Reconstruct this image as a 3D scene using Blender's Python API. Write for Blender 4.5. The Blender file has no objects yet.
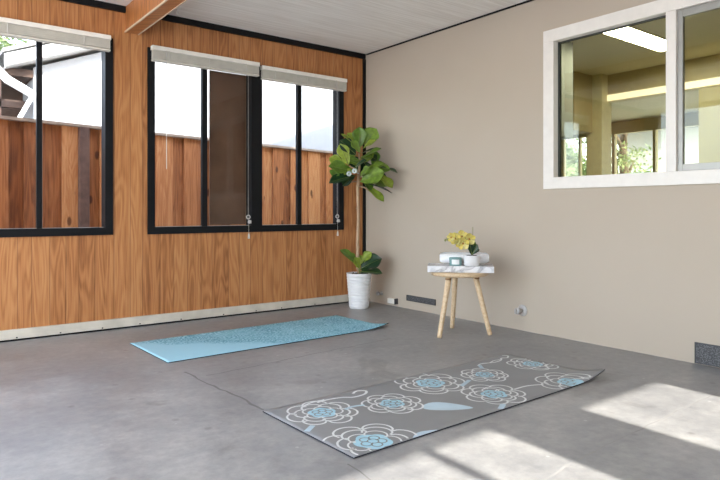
import bpy, bmesh, math, random
from mathutils import Vector, Matrix, Euler
PI = math.pi
SC = bpy.context.scene
COL = SC.collection
rnd = random.Random(7)

# ------------------------------------------------------------------ materials
def new_mat(name):
    m = bpy.data.materials.new(name); m.use_nodes = True
    nt = m.node_tree
    b = nt.nodes.get('Principled BSDF')
    return m, nt, b

def nd(nt, typ, **kw):
    n = nt.nodes.new(typ)
    for k, v in kw.items():
        if k == 'inp':
            for kk, vv in v.items(): n.inputs[kk].default_value = vv
        else: setattr(n, k, v)
    return n

def ramp(nt, stops, interp='LINEAR'):
    r = nt.nodes.new('ShaderNodeValToRGB'); cr = r.color_ramp; cr.interpolation = interp
    while len(cr.elements) < len(stops): cr.elements.new(0.5)
    for e, (p, c) in zip(cr.elements, stops):
        e.position = p; e.color = (*c, 1)
    return r

def mapping(nt, scale=(1, 1, 1), coord='Object', rot=(0, 0, 0)):
    tc = nt.nodes.new('ShaderNodeTexCoord'); mp = nt.nodes.new('ShaderNodeMapping')
    mp.inputs['Scale'].default_value = scale; mp.inputs['Rotation'].default_value = rot
    nt.links.new(tc.outputs[coord], mp.inputs['Vector'])
    return mp.outputs['Vector']

def mixc(nt, blend, fac, a, b):
    m = nt.nodes.new('ShaderNodeMix'); m.data_type = 'RGBA'; m.blend_type = blend
    for sock, v in ((m.inputs[0], fac), (m.inputs[6], a), (m.inputs[7], b)):
        if hasattr(v, 'links'): nt.links.new(v, sock)
        elif isinstance(v, (int, float)): sock.default_value = v
        else: sock.default_value = (*v, 1)
    return m.outputs[2]

def mth(nt, op, a, b=None, c=None):
    m = nt.nodes.new('ShaderNodeMath'); m.operation = op
    for i, v in enumerate((a, b, c)):
        if v is None: continue
        if hasattr(v, 'links'): nt.links.new(v, m.inputs[i])
        else: m.inputs[i].default_value = v
    return m.outputs[0]

def bump(nt, b, h, strength=0.2, dist=0.01):
    bp = nt.nodes.new('ShaderNodeBump'); bp.inputs['Strength'].default_value = strength
    bp.inputs['Distance'].default_value = dist
    nt.links.new(h, bp.inputs['Height']); nt.links.new(bp.outputs['Normal'], b.inputs['Normal'])

def plain(name, col, rough=0.5, metal=0.0, noise=0.06, nscale=18, spec=0.5):
    """a paint/plastic/metal with slight mottling"""
    m, nt, b = new_mat(name)
    b.inputs['Roughness'].default_value = rough; b.inputs['Metallic'].default_value = metal
    b.inputs['Specular IOR Level'].default_value = spec
    n = nd(nt, 'ShaderNodeTexNoise', inp={'Scale': nscale, 'Detail': 4})
    nt.links.new(mapping(nt), n.inputs['Vector'])
    lo = tuple(max(0, c * (1 - noise)) for c in col); hi = tuple(min(1, c * (1 + noise)) for c in col)
    r = ramp(nt, [(0.3, lo), (0.7, hi)]); nt.links.new(n.outputs['Fac'], r.inputs['Fac'])
    nt.links.new(r.outputs['Color'], b.inputs['Base Color'])
    return m

def emit(name, col, strength):
    m, nt, b = new_mat(name)
    b.inputs['Base Color'].default_value = (*col, 1)
    b.inputs['Emission Color'].default_value = (*col, 1); b.inputs['Emission Strength'].default_value = strength
    return m

def glass(name, tint=(1, 1, 1), refl=0.6):
    m, nt, b = new_mat(name); nt.nodes.remove(b)
    out = nt.nodes['Material Output']
    t = nd(nt, 'ShaderNodeBsdfTransparent'); t.inputs['Color'].default_value = (*tint, 1)
    g = nd(nt, 'ShaderNodeBsdfGlossy'); g.inputs['Roughness'].default_value = 0.02
    f = nd(nt, 'ShaderNodeFresnel'); f.inputs['IOR'].default_value = 1.5
    k = mth(nt, 'MULTIPLY', f.outputs[0], refl)
    mx = nd(nt, 'ShaderNodeMixShader'); nt.links.new(k, mx.inputs[0])
    nt.links.new(t.outputs[0], mx.inputs[1]); nt.links.new(g.outputs[0], mx.inputs[2])
    nt.links.new(mx.outputs[0], out.inputs['Surface'])
    return m

def wood_panel_mat(name, dark, mid, light, plank=9.0, groove=True, rough=0.42):
    """vertical board panelling with stretched cathedral grain, boards along X, grain along Z"""
    m, nt, b = new_mat(name); b.inputs['Roughness'].default_value = rough
    tc = nd(nt, 'ShaderNodeTexCoord'); sp = nd(nt, 'ShaderNodeSeparateXYZ')
    nt.links.new(tc.outputs['Object'], sp.inputs[0])
    xs = mth(nt, 'ADD', sp.outputs['X'], sp.outputs['Y'])
    w = mth(nt, 'MULTIPLY', xs, plank)
    vc = nd(nt, 'ShaderNodeTexVoronoi', voronoi_dimensions='1D', feature='F1'); vc.inputs['Randomness'].default_value = 0.75
    vd = nd(nt, 'ShaderNodeTexVoronoi', voronoi_dimensions='1D', feature='DISTANCE_TO_EDGE'); vd.inputs['Randomness'].default_value = 0.75
    for v in (vc, vd):
        v.inputs['Scale'].default_value = 1.0; nt.links.new(w, v.inputs['W'])
    sc = nd(nt, 'ShaderNodeSeparateColor'); nt.links.new(vc.outputs['Color'], sc.inputs[0])
    # grain coordinates: offset per board
    off = mth(nt, 'MULTIPLY', sc.outputs[0], 37.0)
    zz = mth(nt, 'ADD', sp.outputs['Z'], off)
    cx = nd(nt, 'ShaderNodeCombineXYZ'); nt.links.new(mth(nt, 'MULTIPLY', xs, 1.0), cx.inputs[0]); nt.links.new(zz, cx.inputs[2])
    mp1 = nd(nt, 'ShaderNodeMapping'); mp1.inputs['Scale'].default_value = (10.0, 1, 1.0); nt.links.new(cx.outputs[0], mp1.inputs[0])
    n1 = nd(nt, 'ShaderNodeTexNoise', inp={'Scale': 1.0, 'Detail': 1.5, 'Distortion': 0.2}); nt.links.new(mp1.outputs[0], n1.inputs['Vector'])
    # contour rings of the slow noise = cathedral figure
    rings = mth(nt, 'SINE', mth(nt, 'MULTIPLY', n1.outputs['Fac'], 62.0))
    mp2 = nd(nt, 'ShaderNodeMapping'); mp2.inputs['Scale'].default_value = (150, 1, 4.0); nt.links.new(cx.outputs[0], mp2.inputs[0])
    n2 = nd(nt, 'ShaderNodeTexNoise', inp={'Scale': 1.0, 'Detail': 5, 'Roughness': 0.6}); nt.links.new(mp2.outputs[0], n2.inputs['Vector'])
    mp3 = nd(nt, 'ShaderNodeMapping'); mp3.inputs['Scale'].default_value = (22, 1, 0.7); nt.links.new(cx.outputs[0], mp3.inputs[0])
    n3 = nd(nt, 'ShaderNodeTexNoise', inp={'Scale': 1.0, 'Detail': 3}); nt.links.new(mp3.outputs[0], n3.inputs['Vector'])
    g = mth(nt, 'MULTIPLY_ADD', rings, 0.13, n2.outputs['Fac'])
    g = mth(nt, 'MULTIPLY_ADD', n3.outputs['Fac'], 0.55, g)
    g = mth(nt, 'MULTIPLY_ADD', sc.outputs[1], 0.22, g)
    g = mth(nt, 'SUBTRACT', g, 0.42)
    r = ramp(nt, [(0.12, dark), (0.42, mid), (0.78, light)]); nt.links.new(g, r.inputs['Fac'])
    col = r.outputs['Color']
    if groove:
        gr = ramp(nt, [(0.0, (0.35, 0.3, 0.28)), (0.035, (1, 1, 1))]); nt.links.new(vd.outputs['Distance'], gr.inputs['Fac'])
        col = mixc(nt, 'MULTIPLY', 0.8, col, gr.outputs['Color'])
        bump(nt, b, gr.outputs['Color'], 0.4, 0.004)
    nt.links.new(col, b.inputs['Base Color'])
    return m

def pale_wood(name, a, b_, scale=(2, 30, 30)):
    m, nt, b = new_mat(name); b.inputs['Roughness'].default_value = 0.5
    n = nd(nt, 'ShaderNodeTexNoise', inp={'Scale': 2.0, 'Detail': 5, 'Distortion': 0.6})
    nt.links.new(mapping(nt, scale), n.inputs['Vector'])
    r = ramp(nt, [(0.3, a), (0.7, b_)]); nt.links.new(n.outputs['Fac'], r.inputs['Fac'])
    nt.links.new(r.outputs['Color'], b.inputs['Base Color'])
    return m

def concrete_mat():
    m, nt, b = new_mat('grey_concrete'); v = mapping(nt)
    b.inputs['Roughness'].default_value = 0.55
    n1 = nd(nt, 'ShaderNodeTexNoise', inp={'Scale': 0.9, 'Detail': 6, 'Roughness': 0.6, 'Distortion': 0.4}); nt.links.new(v, n1.inputs['Vector'])
    n2 = nd(nt, 'ShaderNodeTexNoise', inp={'Scale': 6.5, 'Detail': 8, 'Roughness': 0.68}); nt.links.new(v, n2.inputs['Vector'])
    n3 = nd(nt, 'ShaderNodeTexNoise', inp={'Scale': 2.6, 'Detail': 3, 'Roughness': 0.5, 'Distortion': 1.2}); nt.links.new(v, n3.inputs['Vector'])
    f = mth(nt, 'MULTIPLY_ADD', n2.outputs['Fac'], 0.6, mth(nt, 'MULTIPLY', n1.outputs['Fac'], 0.6))
    r = ramp(nt, [(0.42, (0.195, 0.198, 0.207)), (0.58, (0.27, 0.27, 0.271)), (0.74, (0.38, 0.374, 0.363))])
    nt.links.new(f, r.inputs['Fac'])
    # small dark worn blotches
    s = ramp(nt, [(0.30, (0.72, 0.70, 0.67)), (0.37, (1, 1, 1))]); nt.links.new(n3.outputs['Fac'], s.inputs['Fac'])
    col = mixc(nt, 'MULTIPLY', 0.55, r.outputs['Color'], s.outputs['Color'])
    # specks and chips
    vo = nd(nt, 'ShaderNodeTexVoronoi', inp={'Scale': 5.0}); nt.links.new(v, vo.inputs['Vector'])
    sp = ramp(nt, [(0.0, (0.5, 0.47, 0.44)), (0.055, (0.6, 0.57, 0.54)), (0.10, (1, 1, 1))]); nt.links.new(vo.outputs['Distance'], sp.inputs['Fac'])
    col = mixc(nt, 'MULTIPLY', 0.5, col, sp.outputs['Color'])
    n4 = nd(nt, 'ShaderNodeTexNoise', inp={'Scale': 24.0, 'Detail': 6, 'Roughness': 0.7}); nt.links.new(v, n4.inputs['Vector'])
    fg = ramp(nt, [(0.34, (0.80, 0.80, 0.80)), (0.52, (1, 1, 1)), (0.68, (1.18, 1.17, 1.15))]); nt.links.new(n4.outputs['Fac'], fg.inputs['Fac'])
    col = mixc(nt, 'MULTIPLY', 0.6, col, fg.outputs['Color'])
    vp = nd(nt, 'ShaderNodeTexVoronoi', inp={'Scale': 7.5}); nt.links.new(v, vp.inputs['Vector'])
    pk = ramp(nt, [(0.0, (0.30,) * 3), (0.045, (0.2,) * 3), (0.07, (0, 0, 0))]); nt.links.new(vp.outputs['Distance'], pk.inputs['Fac'])
    col = mixc(nt, 'ADD', 0.5, col, pk.outputs['Color'])
    nt.links.new(col, b.inputs['Base Color'])
    rr = ramp(nt, [(0.35, (0.30,) * 3), (0.7, (0.50,) * 3)]); nt.links.new(n2.outputs['Fac'], rr.inputs['Fac'])
    nt.links.new(rr.outputs['Color'], b.inputs['Roughness'])
    bump(nt, b, n2.outputs['Fac'], 0.12, 0.01)
    return m

def plaster_mat(name, c0, c1):
    m, nt, b = new_mat(name); v = mapping(nt); b.inputs['Roughness'].default_value = 0.75
    b.inputs['Specular IOR Level'].default_value = 0.25
    n1 = nd(nt, 'ShaderNodeTexNoise', inp={'Scale': 1.3, 'Detail': 4}); nt.links.new(v, n1.inputs['Vector'])
    n2 = nd(nt, 'ShaderNodeTexNoise', inp={'Scale': 60, 'Detail': 3}); nt.links.new(v, n2.inputs['Vector'])
    r = ramp(nt, [(0.3, c0), (0.7, c1)]); nt.links.new(n1.outputs['Fac'], r.inputs['Fac'])
    nt.links.new(r.outputs['Color'], b.inputs['Base Color'])
    bump(nt, b, n2.outputs['Fac'], 0.05, 0.004)
    return m

def ceiling_mat():
    m, nt, b = new_mat('whitewashed_ceiling_boards'); b.inputs['Roughness'].default_value = 0.6
    n = nd(nt, 'ShaderNodeTexNoise', inp={'Scale': 2.2, 'Detail': 5, 'Roughness': 0.6}); nt.links.new(mapping(nt, (0.9, 26, 1)), n.inputs['Vector'])
    r = ramp(nt, [(0.30, (0.76, 0.73, 0.68)), (0.62, (0.92, 0.90, 0.86))]); nt.links.new(n.outputs['Fac'], r.inputs['Fac'])
    nt.links.new(r.outputs['Color'], b.inputs['Base Color'])
    return m

def marble_mat():
    m, nt, b = new_mat('white_marble'); v = mapping(nt); b.inputs['Roughness'].default_value = 0.25
    n = nd(nt, 'ShaderNodeTexNoise', inp={'Scale': 6, 'Detail': 5, 'Roughness': 0.55, 'Distortion': 1.2}); nt.links.new(v, n.inputs['Vector'])
    d = mth(nt, 'ABSOLUTE', mth(nt, 'SUBTRACT', n.outputs['Fac'], 0.5))
    r = ramp(nt, [(0.0, (0.36, 0.36, 0.38)), (0.03, (0.55, 0.55, 0.57)), (0.10, (0.76, 0.76, 0.77))]); nt.links.new(d, r.inputs['Fac'])
    nt.links.new(r.outputs['Color'], b.inputs['Base Color'])
    return m

def leaf_mat(name, c0, c1, trans=0.35):
    m, nt, b = new_mat(name); out = nt.nodes['Material Output']
    b.inputs['Roughness'].default_value = 0.32
    g = nd(nt, 'ShaderNodeNewGeometry')
    r = ramp(nt, [(0.0, c0), (1.0, c1)]); nt.links.new(g.outputs['Random Per Island'], r.inputs['Fac'])
    n = nd(nt, 'ShaderNodeTexNoise', inp={'Scale': 30, 'Detail': 3}); nt.links.new(mapping(nt), n.inputs['Vector'])
    k = ramp(nt, [(0.35, (0.7,) * 3), (0.65, (1.15,) * 3)]); nt.links.new(n.outputs['Fac'], k.inputs['Fac'])
    col = mixc(nt, 'MULTIPLY', 0.8, r.outputs['Color'], k.outputs['Color'])
    nt.links.new(col, b.inputs['Base Color'])
    t = nd(nt, 'ShaderNodeBsdfTranslucent'); nt.links.new(col, t.inputs['Color'])
    mx = nd(nt, 'ShaderNodeMixShader'); mx.inputs[0].default_value = trans
    nt.links.new(b.outputs[0], mx.inputs[1]); nt.links.new(t.outputs[0], mx.inputs[2]); nt.links.new(mx.outputs[0], out.inputs['Surface'])
    return m

def grille_mat():
    m, nt, b = new_mat('grey_vent_mesh'); v = mapping(nt, (1, 1, 1)); b.inputs['Roughness'].default_value = 0.6
    n = nd(nt, 'ShaderNodeTexVoronoi', inp={'Scale': 130}); nt.links.new(v, n.inputs['Vector'])
    r = ramp(nt, [(0.15, (0.20, 0.20, 0.205)), (0.6, (0.06, 0.06, 0.063))]); nt.links.new(n.outputs['Distance'], r.inputs['Fac'])
    nt.links.new(r.outputs['Color'], b.inputs['Base Color'])
    return m

def blue_mat_mat():
    """light blue mat printed with a fine teal medallion pattern over most of its length"""
    m, nt, b = new_mat('blue_mat_print'); b.inputs['Roughness'].default_value = 0.6
    tc = nd(nt, 'ShaderNodeTexCoord'); v = tc.outputs['Object']
    sp = nd(nt, 'ShaderNodeSeparateXYZ'); nt.links.new(v, sp.inputs[0])
    vo = nd(nt, 'ShaderNodeTexVoronoi', feature='F1', inp={'Scale': 11.0}); nt.links.new(v, vo.inputs['Vector'])
    rg = mth(nt, 'SINE', mth(nt, 'MULTIPLY', vo.outputs['Distance'], 30.0))
    ve = nd(nt, 'ShaderNodeTexVoronoi', feature='DISTANCE_TO_EDGE', inp={'Scale': 34.0}); nt.links.new(v, ve.inputs['Vector'])
    l1 = mth(nt, 'LESS_THAN', ve.outputs['Distance'], 0.085)
    l2 = mth(nt, 'GREATER_THAN', rg, 0.66)
    ln = mth(nt, 'MAXIMUM', mth(nt, 'MULTIPLY', l1, 0.75), l2)
    nz = nd(nt, 'ShaderNodeTexNoise', inp={'Scale': 7.0, 'Detail': 2}); nt.links.new(v, nz.inputs['Vector'])
    # print covers the far end; the bare corner is the near-left one (local x small, y small)
    e = mth(nt, 'ADD', mth(nt, 'MULTIPLY', sp.outputs['X'], 0.85), mth(nt, 'MULTIPLY', sp.outputs['Y'], 1.15))
    e = mth(nt, 'ADD', e, mth(nt, 'MULTIPLY', nz.outputs['Fac'], 0.25))
    mk = nd(nt, 'ShaderNodeMapRange', inp={'From Min': 0.78, 'From Max': 0.90}); nt.links.new(e, mk.inputs['Value'])
    f = mth(nt, 'MULTIPLY', ln, mk.outputs[0])
    nz2 = nd(nt, 'ShaderNodeTexNoise', inp={'Scale': 3.0}); nt.links.new(v, nz2.inputs['Vector'])
    tl = ramp(nt, [(0.35, (0.06, 0.30, 0.43)), (0.6, (0.17, 0.46, 0.56))]); nt.links.new(nz2.outputs['Fac'], tl.inputs['Fac'])
    col = mixc(nt, 'MIX', f, (0.36, 0.66, 0.79), tl.outputs['Color'])
    nt.links.new(col, b.inputs['Base Color'])
    return m

M = {}
M['panel'] = wood_panel_mat('brown_wood_panelling', (0.26, 0.092, 0.029), (0.45, 0.183, 0.061), (0.57, 0.27, 0.105))
M['beamwood'] = wood_panel_mat('beam_wood', (0.24, 0.08, 0.024), (0.43, 0.165, 0.05), (0.54, 0.235, 0.08), plank=0.01, groove=False)
M['concrete'] = concrete_mat()
M['plaster'] = plaster_mat('warm_grey_wall_paint', (0.480, 0.411, 0.328), (0.505, 0.434, 0.349))
M['ceil'] = ceiling_mat()
M['black'] = plain('black_trim_paint', (0.008, 0.008, 0.009), 0.55, spec=0.2)
M['blackframe'] = plain('black_window_paint', (0.007, 0.0075, 0.009), 0.55, spec=0.2)
M['alu'] = plain('pale_aluminium', (0.40, 0.40, 0.40), 0.4, 0.3)
M['cream'] = plain('cream_baseboard_paint', (0.62, 0.57, 0.48), 0.5, noise=0.12, nscale=9)
M['blind'] = plain('offwhite_blind_plastic', (0.68, 0.655, 0.58), 0.45)
M['headrail'] = plain('white_headrail_paint', (0.88, 0.85, 0.78), 0.4)
M['cord'] = plain('white_cord', (0.7, 0.68, 0.63), 0.7)
M['whiteframe'] = plain('white_window_vinyl', (0.80, 0.76, 0.70), 0.4, noise=0.03)
M['sashgrey'] = plain('grey_aluminium_sash', (0.36, 0.355, 0.33), 0.35, 0.3)
M['glass'] = glass('clear_pane', (0.97, 0.98, 0.98), 0.35)
M['glassgreen'] = glass('greenish_pane', (0.86, 0.87, 0.76), 0.9)
M['brownpanel'] = plain('dark_brown_board', (0.155, 0.075, 0.042), 0.6, noise=0.22, nscale=5)
M['tan'] = plain('tan_board_edge', (0.36, 0.24, 0.15), 0.6)
M['fence'] = None
M['greenpot'] = None
M['pot'] = plain('white_ceramic', (0.80, 0.80, 0.80), 0.3, noise=0.02)
M['soil'] = plain('dark_soil', (0.03, 0.022, 0.015), 0.9, noise=0.5, nscale=60)
M['trunk'] = pale_wood('tan_trunk_bark', (0.34, 0.21, 0.12), (0.52, 0.36, 0.22), (30, 30, 6))
M['leafmid'] = leaf_mat('mid_green_leaf', (0.11, 0.24, 0.03), (0.28, 0.43, 0.065))
M['leafdark'] = leaf_mat('dark_green_leaf', (0.008, 0.035, 0.014), (0.02, 0.065, 0.02), 0.12)
M['leafbacklit'] = leaf_mat('yellow_green_backlit_tint', (0.32, 0.46, 0.04), (0.46, 0.56, 0.09), 0.4)  # leaf variation plus backlighting, put into the colour as a brighter yellow-green
M['stoolwood'] = pale_wood('pale_birch', (0.60, 0.42, 0.24), (0.74, 0.57, 0.37))
M['endgrain'] = plain('brown_end_grain', (0.30, 0.17, 0.08), 0.7)
M['marble'] = marble_mat()
M['towel'] = plain('white_terry', (0.90, 0.90, 0.91), 0.95, noise=0.04, nscale=120, spec=0.1)
M['teal'] = plain('teal_glass_jar', (0.20, 0.36, 0.36), 0.12)
M['label'] = plain('white_paper', (0.78, 0.80, 0.80), 0.7, noise=0.02)
M['wax'] = plain('cream_wax', (0.75, 0.72, 0.64), 0.5)
M['petal'] = leaf_mat('yellow_petal', (0.82, 0.68, 0.12), (0.90, 0.82, 0.34), 0.3)
M['petalcore'] = plain('amber_flower_throat', (0.55, 0.25, 0.02), 0.5)
M['bud'] = plain('green_bud', (0.20, 0.24, 0.06), 0.5)
M['matgrey'] = plain('grey_mat_foam', (0.23, 0.235, 0.24), 0.42, noise=0.05, nscale=6)
M['matline'] = plain('offwhite_mat_print', (0.72, 0.74, 0.74), 0.6)
M['matblue'] = plain('pale_blue_mat_print', (0.38, 0.63, 0.74), 0.6)
M['matleaf'] = plain('powder_blue_mat_print', (0.47, 0.60, 0.68), 0.6)
M['matunder'] = plain('navy_mat_underside', (0.010, 0.012, 0.022), 0.8)
M['bluemat'] = blue_mat_mat()
M['vent'] = grille_mat()
M['ventframe'] = plain('dark_vent_frame', (0.06, 0.06, 0.065), 0.5)
M['valve'] = plain('painted_pipe_metal', (0.50, 0.48, 0.46), 0.4, noise=0.15)
M['kceil'] = plain('cream_kitchen_ceiling', (0.70, 0.67, 0.50), 0.6, noise=0.04, nscale=1.5)
M['kwall'] = plain('ochre_kitchen_paint', (0.47, 0.42, 0.24), 0.6, noise=0.04, nscale=2)
M['kgrey'] = plain('grey_green_cabinet_side', (0.20, 0.21, 0.185), 0.5)
M['kbrown'] = plain('olive_brown_header_paint', (0.42, 0.35, 0.18), 0.5)
M['kpost'] = plain('cream_post_paint', (0.62, 0.57, 0.34), 0.5)
M['kdark'] = plain('dark_bronze', (0.05, 0.04, 0.03), 0.5)
M['lamp'] = emit('fluorescent_lens', (1.0, 0.97, 0.86), 22.0)
M['lampstrip'] = emit('warm_tube_lens', (1.0, 0.84, 0.62), 0.62)
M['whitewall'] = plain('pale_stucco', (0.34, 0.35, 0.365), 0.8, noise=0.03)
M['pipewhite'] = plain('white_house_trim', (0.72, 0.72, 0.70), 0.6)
M['eave'] = plain('grey_eave_paint', (0.50, 0.49, 0.46), 0.7)
M['roof'] = plain('grey_shingle', (0.25, 0.24, 0.23), 0.9, noise=0.3)
M['darkwood'] = plain('dark_brown_timber', (0.055, 0.03, 0.02), 0.8, noise=0.4, nscale=6)
M['ground'] = plain('pale_paving', (0.66, 0.64, 0.61), 0.9, noise=0.12, nscale=3)
M['treeleaf'] = leaf_mat('garden_tree_leaf', (0.10, 0.17, 0.06), (0.36, 0.42, 0.20), 0.3)
M['bark'] = plain('grey_brown_bark', (0.12, 0.09, 0.065), 0.9, noise=0.4)
M['winblue'] = plain('pale_window_glass', (0.45, 0.55, 0.60), 0.15)

def fence_mat():
    m, nt, b = new_mat('redwood_fence_boards'); b.inputs['Roughness'].default_value = 0.75
    g = nd(nt, 'ShaderNodeNewGeometry'); tc = nd(nt, 'ShaderNodeTexCoord')
    off = mth(nt, 'MULTIPLY', g.outputs['Random Per Island'], 53.0)
    ad = nd(nt, 'ShaderNodeVectorMath', operation='ADD'); nt.links.new(tc.outputs['Object'], ad.inputs[0])
    cb = nd(nt, 'ShaderNodeCombineXYZ'); nt.links.new(off, cb.inputs[2]); nt.links.new(cb.outputs[0], ad.inputs[1])
    mp = nd(nt, 'ShaderNodeMapping'); mp.inputs['Scale'].default_value = (9, 9, 0.9); nt.links.new(ad.outputs[0], mp.inputs[0])
    n1 = nd(nt, 'ShaderNodeTexNoise', inp={'Scale': 1.0, 'Detail': 2, 'Distortion': 0.5}); nt.links.new(mp.outputs[0], n1.inputs['Vector'])
    ring = mth(nt, 'SINE', mth(nt, 'MULTIPLY', n1.outputs['Fac'], 50.0))
    mp2 = nd(nt, 'ShaderNodeMapping'); mp2.inputs['Scale'].default_value = (60, 60, 2); nt.links.new(ad.outputs[0], mp2.inputs[0])
    n2 = nd(nt, 'ShaderNodeTexNoise', inp={'Scale': 1.0, 'Detail': 4}); nt.links.new(mp2.outputs[0], n2.inputs['Vector'])
    f = mth(nt, 'MULTIPLY_ADD', ring, 0.10, mth(nt, 'MULTIPLY', n2.outputs['Fac'], 0.6))
    f = mth(nt, 'MULTIPLY_ADD', g.outputs['Random Per Island'], 0.62, f)
    f = mth(nt, 'SUBTRACT', f, 0.12)
    r = ramp(nt, [(0.05, (0.15, 0.045, 0.014)), (0.35, (0.33, 0.115, 0.036)), (0.6, (0.48, 0.19, 0.066)), (0.9, (0.62, 0.31, 0.135))])
    nt.links.new(f, r.inputs['Fac'])
    # knots
    mk = nd(nt, 'ShaderNodeMapping'); mk.inputs['Scale'].default_value = (5.5, 5.5, 2.6); nt.links.new(ad.outputs[0], mk.inputs[0])
    vo = nd(nt, 'ShaderNodeTexVoronoi', inp={'Scale': 1.0}); nt.links.new(mk.outputs[0], vo.inputs['Vector'])
    k = ramp(nt, [(0.0, (0.12, 0.07, 0.05)), (0.10, (0.25, 0.17, 0.12)), (0.15, (1, 1, 1))]); nt.links.new(vo.outputs['Distance'], k.inputs['Fac'])
    col = mixc(nt, 'MULTIPLY', 0.9, r.outputs['Color'], k.outputs['Color'])
    nt.links.new(col, b.inputs['Base Color'])
    return m
M['fence'] = fence_mat()
M['fencepost'] = plain('weathered_purple_brown_post', (0.13, 0.075, 0.06), 0.8, noise=0.3, nscale=12)
M['fencecap'] = plain('grey_weathered_cap', (0.36, 0.28, 0.22), 0.8, noise=0.2)

# ------------------------------------------------------------------ geometry helpers
class MB:
    def __init__(s): s.bm = bmesh.new()
    def box(s, x0, x1, y0, y1, z0, z1, mi=0, mtx=None):
        vs = [Vector(p) for p in ((x0, y0, z0), (x1, y0, z0), (x1, y1, z0), (x0, y1, z0), (x0, y0, z1), (x1, y0, z1), (x1, y1, z1), (x0, y1, z1))]
        if mtx is not None: vs = [mtx @ v for v in vs]
        b = [s.bm.verts.new(v) for v in vs]
        for f in ((0, 3, 2, 1), (4, 5, 6, 7), (0, 1, 5, 4), (1, 2, 6, 5), (2, 3, 7, 6), (3, 0, 4, 7)):
            fc = s.bm.faces.new([b[i] for i in f]); fc.material_index = mi
        return s
    def poly_prism(s, pts, y0, y1, mi=0):
        """polygon in xz extruded along y"""
        a = [s.bm.verts.new((x, y0, z)) for x, z in pts]; c = [s.bm.verts.new((x, y1, z)) for x, z in pts]
        n = len(pts)
        s.bm.faces.new(a).material_index = mi; s.bm.faces.new(c[::-1]).material_index = mi
        for i in range(n):
            s.bm.faces.new([a[i], c[i], c[(i + 1) % n], a[(i + 1) % n]]).material_index = mi
        return s
    def tube(s, pts, r, seg=10, mi=0, cap=True):
        pts = [Vector(p) for p in pts]; rs = r if isinstance(r, (list, tuple)) else [r] * len(pts)
        rings = []; ref = None
        for i, p in enumerate(pts):
            t = (pts[min(i + 1, len(pts) - 1)] - pts[max(i - 1, 0)]).normalized()
            if ref is None:
                ref = Vector((0, 0, 1)) if abs(t.z) < 0.9 else Vector((1, 0, 0))
            u = (ref - t * ref.dot(t)).normalized(); ref = u; w = t.cross(u)
            rings.append([s.bm.verts.new(p + (u * math.cos(2 * PI * k / seg) + w * math.sin(2 * PI * k / seg)) * rs[i]) for k in range(seg)])
        for a, b in zip(rings, rings[1:]):
            for k in range(seg):
                f = s.bm.faces.new([a[k], a[(k + 1) % seg], b[(k + 1) % seg], b[k]]); f.smooth = True; f.material_index = mi
        if cap:
            s.bm.faces.new(rings[0][::-1]).material_index = mi; s.bm.faces.new(rings[-1]).material_index = mi
        return s
    def lathe(s, prof, seg=32, mi=0, c=(0, 0, 0), mtx=None):
        """profile of (radius, z); r = 0 at an end closes it"""
        rings = []
        for r, z in prof:
            if r <= 1e-6:
                ps = [Vector((c[0], c[1], c[2] + z))]
            else:
                ps = [Vector((c[0] + r * math.cos(2 * PI * k / seg), c[1] + r * math.sin(2 * PI * k / seg), c[2] + z)) for k in range(seg)]
            if mtx is not None: ps = [mtx @ p for p in ps]
            rings.append([s.bm.verts.new(p) for p in ps])
        for a, b in zip(rings, rings[1:]):
            for k in range(seg):
                k2 = (k + 1) % seg
                if len(a) == 1 and len(b) == 1: continue
                if len(a) == 1: vs = [a[0], b[k2], b[k]]
                elif len(b) == 1: vs = [a[k], a[k2], b[0]]
                else: vs = [a[k], a[k2], b[k2], b[k]]
                f = s.bm.faces.new(vs); f.smooth = True; f.material_index = mi
        return s
    def strip(s, a, b, mi=0):
        """ribbon between two polylines"""
        va = [s.bm.verts.new(p) for p in a]; vb = [s.bm.verts.new(p) for p in b]
        for i in range(len(a) - 1):
            s.bm.faces.new([va[i], vb[i], vb[i + 1], va[i + 1]]).material_index = mi
        return s
    def build(s, name, mats, parent=None, loc=None, bevel=0, rot=None):
        me = bpy.data.meshes.new(name); s.bm.normal_update(); s.bm.to_mesh(me); s.bm.free()
        for m in (mats if isinstance(mats, (list, tuple)) else [mats]): me.materials.append(m)
        o = bpy.data.objects.new(name, me); COL.objects.link(o)
        if parent is not None: o.parent = parent
        if loc is not None: o.location = loc
        if rot is not None: o.rotation_euler = rot
        if bevel:
            bv = o.modifiers.new('soft_edges', 'BEVEL'); bv.width = bevel; bv.segments = 2; bv.limit_method = 'ANGLE'
        return o

def tag(o, label, cat, group=None):
    o['label'] = label; o['category'] = cat
    if group: o['group'] = group
    return o

def thing(name, loc, label, cat, group=None, rz=0.0):
    o = bpy.data.objects.new(name, None); COL.objects.link(o)
    o.location = loc; o.rotation_euler = (0, 0, rz); o.empty_display_size = 0.1
    return tag(o, label, cat, group)

def struct(o, label=None):
    o['kind'] = 'structure'
    if label: o['label'] = label
    return o

def sempty(name, label, loc=(0, 0, 0)):
    o = bpy.data.objects.new(name, None); COL.objects.link(o); o.location = loc
    return struct(o, label)

CEIL = 2.405
XW, YS = -5.30, -6.30          # far-left and behind-camera walls

# ------------------------------------------------------------------ room shell
m = MB(); m.box(XW - 0.1, 0.02, YS - 0.1, 0.02, -0.12, 0.0)
struct(m.build('floor', M['concrete']), 'worn grey concrete floor of the sunroom')
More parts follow.
